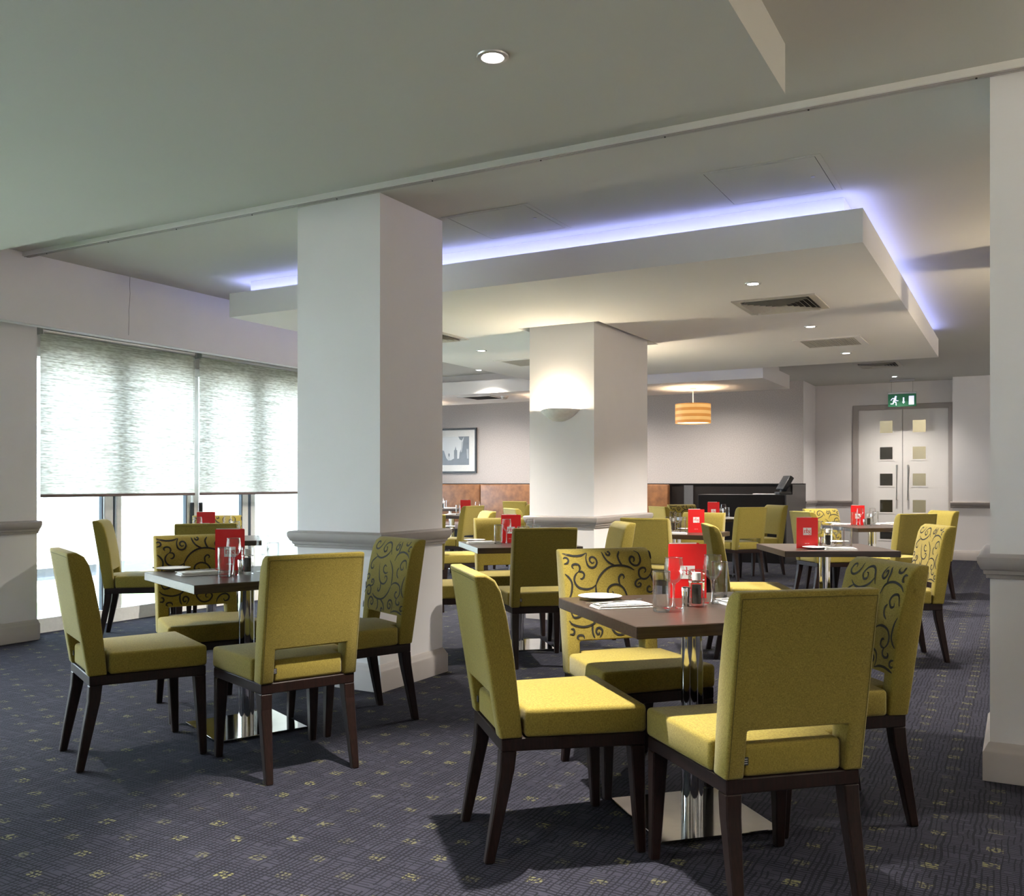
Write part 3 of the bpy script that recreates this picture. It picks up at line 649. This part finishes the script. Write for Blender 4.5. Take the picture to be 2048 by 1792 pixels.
for v_ in b.bm.verts:
    if v_.co.z > .47: v_.co.z += .010*max(0, 1-(v_.co.x/.25)**2)*max(0, 1-((v_.co.y-.02)/.27)**2)
ME['seat'] = b.mesh('seat', 'mustard_fabric', 50)
ME['frame'] = B().prism([(-.205, -.242), (.205, -.242), (.240, .230), (-.240, .230)], .352, .394).bevel(.003, 1, 40).mesh('frame', 'leg_wood')
for s in (-1, 1):
    ME['fleg', s] = taper([(s*.214, .206, .352, .026, .024), (s*.221, .222, 0, .015, .015)]).mesh('leg', 'leg_wood')
    ME['rleg', s] = taper([(s*.182, -.216, .353, .024, .026), (s*.184, -.222, .29, .023, .024), (s*.189, -.278, 0, .015, .016)]).mesh('leg', 'leg_wood')
def seam():
    b = B(); P = [(-.203, .40), (-.203, .65), (-.203, .895), (0, .896), (.203, .895), (.203, .65), (.203, .40)]
    for (x0_, z0_), (x1_, z1_) in zip(P, P[1:]):
        w = .0011; hz = abs(x1_-x0_) > abs(z1_-z0_)
        pts = [(x0_, z0_-w), (x1_, z1_-w), (x1_, z1_+w), (x0_, z0_+w)] if hz else [(x0_-w, z0_), (x1_-w, z1_), (x1_+w, z1_), (x0_+w, z0_)]
        b.poly([(x, yr(z)-.0012, z) for x, z in pts])
    return b.mesh('seam', 'seam')
ME['seam'] = seam()
ME['tag'] = B().box(-.156, -.140, -.2425, -.2395, .430, .452).mesh('fabric_tag', 'pos_black')
b = B()
for z in (.434, .440, .446): b.box(-.153, -.143, -.2432, -.2424, z, z+.0025)
ME['tagmark'] = b.mesh('tag_mark', 'alu')
ME['emb', 0] = embroidery(False); ME['emb', 1] = embroidery(True)
def chair(x, y, deg, label, swirl=None):
    e = empty('dining_chair', (x, y, 0), math.radians(deg))
    put(ME['seat'], 'seat', e); bk = put(ME['backrest'], 'backrest', e); put(ME['frame'], 'seat_frame', e)
    put(ME['seam'], 'seam', bk); tg = put(ME['tag'], 'fabric_tag', e); put(ME['tagmark'], 'tag_mark', tg)
    for s in (-1, 1): put(ME['fleg', s], 'leg', e); put(ME['rleg', s], 'leg', e)
    if swirl is not None: put(ME['emb', swirl], 'embroidery', bk)['kind'] = 'stuff'
    return tag(e, label, 'chair', 'mustard upholstered dining chairs')
chair(-1.402, 2.858, -46.9, 'plain mustard chair seen from its side at the left of the nearest table')
chair(-.716, 2.801, 42.9, 'plain mustard chair with its back to the viewer, largest in the picture')
chair(-1.398, 3.574, -132.1, 'swirl-patterned mustard chair facing the viewer behind the nearest table', 0)
chair(-.669, 3.503, 128, 'swirl-patterned mustard chair at the right of the nearest table', 1)
chair(-2.80, 3.053, 65.1, 'plain mustard chair back toward the viewer, left of the front pillar')
chair(-3.483, 2.84, -25.9, 'plain mustard chair at far left seen from its side, nearest the window pier')
chair(-3.797, 3.533, -119.5, 'swirl-patterned chair facing the viewer behind the table left of the front pillar', 0)
chair(-2.989, 3.717, 154.9, 'swirl-patterned chair standing directly before the front pillar', 1)
chair(-6.125, 5.029, -46.6, 'plain mustard chair standing alone against the bright glazed doors')
chair(-5.354, 4.974, 46.9, 'plain chair at the window table, only its back top showing above a swirl chair')
chair(-6.124, 5.809, -134.3, 'swirl-patterned chair farthest off at the window table', 0)
chair(-2.902, 5.583, 41.6, 'plain olive chair with its back to the viewer just right of the front pillar')
chair(-3.61, 6.501, -135.2, 'plain chair facing the viewer behind the table right of the front pillar')
chair(-2.837, 6.276, 128.6, 'plain chair turned left with its side in shade, below the second pillar corner')
chair(-3.66, 5.62, -48, 'plain chair mostly hidden by the front pillar, only its seat showing')
chair(-2.731, 7.561, -1.5, 'broad olive chair back beside the right face of the second pillar')
chair(-2.767, 8.673, 178.5, 'plain chair facing the viewer behind the menu right of the second pillar')
chair(-3.80, 11.30, -41, 'plain chair farthest left at the table before the dark counter')
chair(-3.86, 12.06, -130, 'swirl-patterned chair at the table before the dark counter', 0)
chair(-3.10, 11.42, 52.4, 'plain chair with its back to the viewer before the dark counter')
chair(-3.06, 12.30, 138.4, 'plain chair facing left, closest to the dark counter end')
chair(-1.66, 6.517, -65.5, 'chair with swirled inner face and sunlit seat, left of the table before the doors', 0)
chair(-.769, 6.885, 117, 'swirl-patterned chair at the aisle, nearest the right pillar', 1)
chair(-1.759, 10.005, -49, 'plain chair seen from behind at the left of the table by the doors')
chair(-1.80, 10.70, -136, 'swirl-patterned chair at the table by the doors', 1)
chair(-1.084, 9.796, 44.9, 'plain chair with its back to the viewer at the table by the doors')
chair(-.95, 10.60, 129.5, 'plain chair farthest right at the table by the doors')
chair(-6.50, 10.26, 86, 'tall yellow chair back in the gap between the two pillars, before a red menu')
chair(-5.071, 8.109, 135.4, 'chair with a bright lit back seen between the two pillars')
chair(-7.16, 13.40, 0, 'dark olive chair farthest off between the pillars, before the banquette')
chair(-6.28, 11.50, 95, 'yellow chair just left of the second pillar, in front of the dark olive one')
chair(-4.963, 9.593, -41.2, 'chair seen from behind just left of the second pillar, lowest of its cluster')
chair(-5.05, 7.30, 45, 'olive chair cut off by the right edge of the front pillar')

# ================================================================== TABLES
TM = {'top': B().box(-.38, .38, -.38, .38, .715, .755).bevel(.0025, 1).mesh('tabletop', 'table_wood'),
      'pole': B().lathe([(.039, .012), (.039, .712)], 40, cap=True).mesh('pole', 'chrome', 40),
      'collar': B().lathe([(.06, .012), (.058, .017), (.041, .019)], 36).mesh('collar', 'chrome', 40),
      'fix': B().box(-.15, .15, -.15, .15, .709, .715).mesh('fixing_plate', 'black_metal'),
      'base': B().box(-.225, .225, -.225, .225, 0, .012).bevel(.002, 1).mesh('base_plate', 'polished_steel')}
def table(x, y, deg, lab):
    e = empty('dining_table', (x, y, 0), math.radians(deg))
    put(TM['top'], 'tabletop', e); put(TM['pole'], 'pole', e); put(TM['base'], 'base_plate', e); put(TM['fix'], 'fixing_plate', e)
    return tag(e, lab, 'table', 'square pedestal dining tables')
table(-1.043, 3.245, 44.6, 'square dark wood pedestal table nearest the viewer')
table(-3.356, 3.375, 65.9, 'square dark wood pedestal table left of the front pillar')
table(-5.74, 5.39, 46, 'square pedestal table by the glazed doors, hidden behind chairs')
table(-3.254, 6.01, 42, 'square dark table just right of the front pillar')
table(-1.206, 6.725, 27.8, 'square dark table right of centre with the open view to the doors')
table(-1.365, 10.275, 38.1, 'square dark table closest to the white double doors')
table(-2.75, 8.12, 0, 'square dark table right of the second pillar')
table(-3.45, 11.77, 47, 'square dark table before the dark host counter')
table(-7.05, 11.05, 20, 'square dark table in the gap between the pillars with a red menu')
table(-8.95, 14.0, 0, 'square dark table at the banquette below the picture')
table(-6.95, 14.0, 0, 'square dark table at the banquette, edge showing left of the second pillar')
table(-5.45, 7.74, 45, 'square dark table mostly hidden by the front pillar, only a corner showing')

# ================================================================== TABLEWARE
TZ = .755
GM = {}
GM['bowl'] = B().lathe([(.004, .088), (.014, .091), (.026, .103), (.034, .122), (.0355, .138), (.0335, .158), (.0305, .18)], 28).mesh('bowl', 'tableware_glass', 60)
GM['rim'] = B().lathe([(.0300, .1795), (.0311, .1805), (.0318, .1795), (.0309, .1785)], 28).mesh('rim', 'glass_rim', 60)
GM['stem'] = B().lathe([(.008, .006), (.0045, .02), (.0038, .05), (.0045, .08), (.009, .089)], 14).mesh('stem', 'glass_rim', 60)
GM['foot'] = B().lathe([(.033, 0), (.033, .002), (.018, .004), (.008, .006)], 28).mesh('foot', 'glass_rim', 60)
GM['tumbler_wall'] = B().lathe([(.029, .004), (.0305, .02), (.0315, .14)], 28).mesh('glass_wall', 'tableware_glass', 60)
GM['tumbler_in'] = B().lathe([(.0005, .018), (.024, .018), (.0285, .026), (.0295, .14), (.0315, .14)], 28).mesh('inner_wall', 'tableware_glass', 60)
GM['tumbler_rim'] = B().lathe([(.0293, .1395), (.0305, .1412), (.0317, .1395), (.0305, .138)], 28).mesh('rim', 'glass_rim', 60)
GM['tumbler_base'] = B().lathe([(.0005, .001), (.027, 0), (.029, .004), (.029, .012), (.0005, .016)], 28).mesh('thick_base', 'glass_rim', 60)
GM['plate'] = B().lathe([(.0005, .004), (.045, .004), (.052, .006), (.082, .014), (.084, .0155), (.081, .0165), (.052, .010), (.044, .008), (.0005, .008)], 40).mesh('side_plate', 'white_china', 60)
b = B()
for k, (x, y, w, d) in enumerate(((0, 0, .105, .048), (-.004, .002, .098, .045), (.003, -.002, .1, .043), (-.006, .001, .094, .041))): b.box(x-w, x+w, y-d, y+d, k*.0042, k*.0042+.0036)
GM['napkin'] = b.bevel(.0014, 2).mesh('folded_napkin', 'napkin_white', 60)
def strip(cs, n='steel', nm='cutlery'):
    return B().rings([[(x, -w, z), (x, w, z), (x, w, z+.0016), (x, -w, z+.0016)] for x, w, z in cs])
b = strip([(-.1, .006, .001), (-.06, .005, .002), (0, .003, .004), (.035, .003, .006), (.045, .009, .006), (.055, .011, .004)])
for k in range(4):
    y = -.009+k*.006; b.rings([[(x, y-w, z), (x, y+w, z), (x, y+w, z+.0014), (x, y-w, z+.0014)] for x, w, z in ((.054, .0017, .004), (.075, .0015, .003), (.092, .001, .008))])
GM['fork'] = b.mesh('fork', 'steel')
GM['knife'] = strip([(-.1, .006, .001), (-.05, .006, .002), (0, .0045, .003), (.005, .008, .003), (.06, .009, .003), (.095, .003, .003)]).mesh('knife', 'steel')
GM['mill_body'] = B().lathe([(.0005, 0), (.027, 0), (.029, .004), (.029, .088), (.020, .092)], 12).mesh('clear_body', 'acrylic', 25)
GM['mill_pepper'] = B().lathe([(.0005, .012), (.017, .012), (.017, .080), (.0005, .080)], 18).mesh('peppercorns', 'pepper', 40)
GM['mill_ring'] = B().lathe([(.0295, .089), (.0295, .0925), (.02, .093)], 24).mesh('metal_ring', 'chrome', 40)
GM['mill_cap'] = B().lathe([(.029, .094), (.030, .1), (.030, .130), (.027, .134), (.0005, .135)], 12).mesh('clear_cap', 'acrylic', 25)
GM['mill_salt'] = B().lathe([(.0005, .097), (.016, .097), (.016, .124), (.0005, .124)], 16).mesh('salt_core', 'salt', 40)
GM['shaker'] = B().lathe([(.0005, 0), (.0125, 0), (.0135, .03), (.0155, .068), (.0145, .070), (.0005, .071)], 22).mesh('pot_body', 'chrome', 40)
GM['shaker_top'] = B().lathe([(.0005, .0715), (.012, .0712)], 18).mesh('pot_top', 'vent_dark', 40)
def wine(p, lab):
    e = empty('wine_glass', p)
    for k in ('bowl', 'rim', 'stem', 'foot'): put(GM[k], k, e)
    tag(e, lab, 'wine glass', 'stemmed wine glasses')
def tumbler(p, lab):
    e = empty('tumbler', p)
    for k, n in (('tumbler_wall', 'outer_wall'), ('tumbler_in', 'inner_wall'), ('tumbler_base', 'thick_base'), ('tumbler_rim', 'rim')): put(GM[k], n, e)
    tag(e, lab, 'glass', 'straight tumblers')
def mill(p, lab):
    e = empty('pepper_mill', p)
    for k, n in (('mill_body', 'clear_body'), ('mill_pepper', 'peppercorns'), ('mill_ring', 'metal_ring'), ('mill_cap', 'clear_cap'), ('mill_salt', 'salt_core')): put(GM[k], n, e)
    tag(e, lab, 'pepper mill', 'clear salt and pepper mills')
def shaker(p, lab):
    e = empty('metal_pot', p); put(GM['shaker'], 'pot_body', e); put(GM['shaker_top'], 'pot_top', e); tag(e, lab, 'pot', 'small metal pots')
def plate(p, lab): tag(put(GM['plate'], 'side_plate', None, p), lab, 'plate', 'white side plates')
def napkin(p, deg, lab): tag(put(GM['napkin'], 'folded_napkin', None, p, math.radians(deg)), lab, 'napkin', 'folded white napkins')
def fork(p, deg, lab): tag(put(GM['fork'], 'fork', None, p, math.radians(deg)), lab, 'fork', 'forks on napkins')
def knife(p, deg, lab): tag(put(GM['knife'], 'knife', None, p, math.radians(deg)), lab, 'knife', 'knives on napkins')
# menu card: two red covers, white page, white label with the letters rbg, small caption
MW, MH = .147, .21
def ringp(cx, cz, r, w, a0=0, a1=360, n=16):
    out = []
    for i in range(n):
        t0, t1 = (math.radians(a0+(a1-a0)*k/n) for k in (i, i+1))
        out.append([(cx+(r-w/2)*math.cos(t0), cz+(r-w/2)*math.sin(t0)), (cx+(r+w/2)*math.cos(t0), cz+(r+w/2)*math.sin(t0)), (cx+(r+w/2)*math.cos(t1), cz+(r+w/2)*math.sin(t1)), (cx+(r-w/2)*math.cos(t1), cz+(r-w/2)*math.sin(t1))])
    return out
def rect(a, c_, e_, g_): return [(a, c_), (e_, c_), (e_, g_), (a, g_)]
LET = [rect(-.0215, 0, -.0175, .020), rect(-.0235, 0, -.0150, .0015), rect(-.0235, .0185, -.0175, .020)] + ringp(-.0125, .0145, .0045, .0022, 30, 170, 8) + ringp(-.0092, .0175, .0012, .0022, 0, 360, 8)
LET += [rect(-.0055, 0, -.0018, .031), rect(-.0075, .0295, -.0018, .031)] + ringp(.0005, .0098, .0083, .0028, -160, 160, 18)
LET += ringp(.0160, .0130, .0055, .0026) + ringp(.0160, -.0045, .0068, .0024) + [bar((.0115, .0065), (.0205, .0025), .0026), bar((.0195, .0175), (.0235, .0195), .0022)]
b = B()
for q in LET: b.poly([(x, 0, z) for x, z in q])
GM['rbg'] = b.mesh('lettering', 'menu_red')
b = B(); xx = -.0165
for w in (.0035, .0012, .003, .003, None, .0012, .0012, .0028, .002):        # wine list, in miniature
    if w is None: xx += .003; continue
    b.poly([(xx, 0, 0), (xx+w, 0, 0), (xx+w, 0, .0035 if w > .0015 else .005), (xx, 0, .0035 if w > .0015 else .005)]); xx += w+.0013
GM['caption'] = b.mesh('caption', 'paper_white')
GM['cover'] = B().box(0, MW, -.0012, .0012, 0, MH).mesh('cover', 'menu_red')
GM['page'] = B().box(.004, MW-.030, -.0006, .0006, .002, MH+.004).mesh('page', 'paper_white')
GM['label'] = B().box(-.0285, .0285, -.0006, 0, -.0255, .0255).mesh('logo_label', 'paper_white')
def menu(p, rz, lab, hi=.095):
    e = empty('menu_card', p, rz)
    fc = put(GM['cover'], 'front_cover', e, (-MW/2, 0, 0)); bc = put(GM['cover'], 'back_cover', e, (-MW/2, .001, 0), math.radians(27)); put(GM['page'], 'page', e, (-MW/2, .003, 0), math.radians(13))
    lb = put(GM['label'], 'logo_label', fc, (MW/2, -.0013, hi)); put(GM['rbg'], 'lettering', lb, (0, -.0008, -.0105))
    put(GM['caption'], 'caption', fc, (MW/2, -.0016, .030))
    tag(e, lab, 'menu', 'red standing menu cards')
def at(px, py): return PZ(px, py, TZ)
# nearest table
T = 'on the nearest table'
plate(at(1200, 1199), 'white side plate at the left corner of the nearest table')
v = at(1243, 1214); napkin(v, 44.6, 'folded white napkin under a fork beside the plate '+T)
fork(v+Vector((.0, .0, .0165)), 62, 'fork lying across the napkin '+T); knife(v+Vector((-.035, -.015, .0165)), 50, 'knife lying beside the fork on the napkin '+T)
tumbler(at(1323, 1223), 'clear tumbler in front of the red menu, nearest glass '+T)
wine(at(1347.5, 1216), 'wine glass just right of the front tumbler '+T)
shaker(at(1371, 1213), 'small metal pot beside the pepper mill '+T)
mill(at(1393, 1213.5), 'clear salt and pepper mill before the menu '+T)
wine(at(1425.5, 1207), 'wine glass right of the pepper mill '+T)
tumbler(at(1439, 1195), 'clear tumbler at the rear right '+T)
v = at(1490, 1206); napkin(v, 44.6, 'folded white napkin half hidden by the chair back '+T); knife(v+Vector((0, 0, .0165)), 50, 'knife on the half hidden napkin '+T)
menu(PD(1375, 3.6, TZ), TH, 'bright red menu card standing behind the glasses '+T, .10)
# left table
T = 'on the table left of the front pillar'
plate(at(347, 1141), 'white side plate at the corner '+T)
v = at(400, 1149); napkin(v, 65, 'folded white napkin '+T); fork(v+Vector((.0, .02, .0165)), 80, 'fork on the napkin '+T); knife(v+Vector((-.03, 0, .0165)), 70, 'knife on the napkin '+T)
tumbler(at(448.5, 1154), 'tumbler before the menu '+T); wine(at(467.5, 1150.5), 'wine glass before the menu '+T)
shaker(at(481.5, 1148), 'small metal pot '+T); mill(at(495, 1148), 'clear pepper mill '+T)
wine(at(526, 1143), 'wine glass against the bright window '+T); tumbler(at(546, 1140), 'tumbler partly hidden by the chair back '+T)
menu(PD(460, 4.75, TZ), TH+.1, 'red menu card '+T)
# window table
T = 'on the window table'
menu(PD(412, 7.6, TZ), TH+.1, 'dark red menu card '+T); wine(PD(395, 7.3, TZ), 'wine glass left of the menu '+T); wine(PD(455, 7.5, TZ), 'wine glass right of the menu '+T); tumbler(PD(472, 7.45, TZ), 'tumbler at the right '+T)
# table right of the front pillar
T = 'on the table right of the front pillar'
plate(at(949, 1083), 'white side plate '+T); v = at(962, 1087); napkin(v, 42, 'folded napkin '+T); fork(v+Vector((0, 0, .0165)), 50, 'fork on the napkin '+T)
tumbler(at(996.5, 1088), 'tumbler left of the wine glass '+T); wine(at(1013.5, 1087), 'wine glass before the red menu '+T)
menu(PD(1022, 6.95, TZ), TH, 'deep red menu card '+T); mill(PD(1043, 6.75, TZ), 'pepper mill behind the olive chair '+T); wine(PD(1060, 6.92, TZ), 'wine glass against the second pillar rail '+T); tumbler(PD(1073, 6.8, TZ), 'tumbler peeping over the olive chair back '+T)
# right table
T = 'on the table right of centre'
menu(PD(1614.5, 6.38, TZ), TH+.02, 'dark red menu card with a large white logo '+T, .115)
plate(at(1630, 1098), 'white side plate before the menu '+T); v = at(1680, 1099.5); napkin(v, 20, 'folded napkin with cutlery '+T); fork(v+Vector((-.06, .0, .0165)), 35, 'fork on the napkin '+T); knife(v+Vector((.0, -.01, .0165)), 40, 'knife on the napkin '+T)
wine(PD(1634, 6.55, TZ), 'wine glass half behind the menu '+T); shaker(at(1642, 1094), 'small metal pot '+T); mill(at(1656, 1093), 'pepper mill '+T); wine(at(1672, 1094), 'wine glass right of the pepper mill '+T); tumbler(at(1695, 1097), 'tumbler farthest right '+T)
plate(at(1674, 1086), 'white side plate at the rear '+T)
# door table
T = 'on the table by the double doors'
menu(PD(1715.5, 9.92, TZ), TH, 'light red menu card '+T); tumbler(at(1708.5, 1051), 'tumbler before the menu '+T); wine(at(1720, 1051), 'wine glass before the menu '+T); shaker(at(1729, 1051), 'small metal pot '+T); mill(at(1737, 1051.5), 'pepper mill '+T)
wine(at(1745, 1050), 'wine glass right of the mill '+T); tumbler(PD(1751, 10.08, TZ), 'tumbler right of the mill '+T)
plate(at(1665, 1048), 'white side plate left '+T); napkin(at(1684, 1049.5), 38, 'folded napkin left '+T); napkin(at(1772, 1049), 38, 'folded napkin right '+T); plate(at(1787, 1048), 'white side plate right '+T)
# table right of the second pillar
T = 'on the table right of the second pillar'
menu(PD(1392.5, 8.4, TZ), TH, 'deep red menu card with white logo '+T, .115); wine(PD(1346, 8.70, TZ), 'left wine glass '+T); wine(PD(1355, 8.3, TZ), 'right wine glass '+T); tumbler(PD(1338, 8.45, TZ), 'tumbler left of the wine glasses '+T); tumbler(at(1365.5, 1065), 'tumbler beside the menu '+T)
mill(PD(1345.5, 8.56, TZ), 'pepper mill '+T); napkin(at(1350, 1068), 10, 'folded napkin '+T); plate(at(1372, 1060), 'white side plate '+T)
# counter table
T = 'on the table before the host counter'
menu(PD(1427, 11.65, TZ), TH-.35, 'bright red menu card '+T); wine(PD(1447, 11.8, TZ), 'wine glass '+T); mill(PD(1442, 11.7, TZ), 'pepper mill '+T); tumbler(PD(1454, 11.75, TZ), 'tumbler '+T); napkin(PD(1461, 11.6, TZ), 40, 'folded napkin '+T); plate(PD(1466, 11.75, TZ), 'white side plate '+T)
# tables between the pillars
T = 'on the table between the pillars'
menu(PD(931, 13.2, TZ), TH, 'red menu card rising behind the yellow chair '+T); tumbler(PD(916, 13.1, TZ), 'tumbler left of the menu '+T); wine(PD(955, 13.4, TZ), 'wine glass above the yellow chair back '+T); napkin(PD(909, 13.2, TZ), 20, 'folded napkin '+T); plate(PD(897, 12.8, TZ), 'white side plate '+T)
T = 'on the banquette table under the picture'
mill(PD(886, 16.6, TZ), 'pepper mill '+T); tumbler(PD(890, 16.75, TZ), 'tumbler '+T); wine(PD(884, 16.8, TZ), 'wine glass '+T); napkin(PD(901, 16.65, TZ), 0, 'folded napkin '+T)
plate(PD(1054, 15.6, TZ), 'white side plate on the banquette table beside the second pillar'); plate(PD(894, 9.35, TZ), 'white side plate on the corner table cut off by the front pillar')
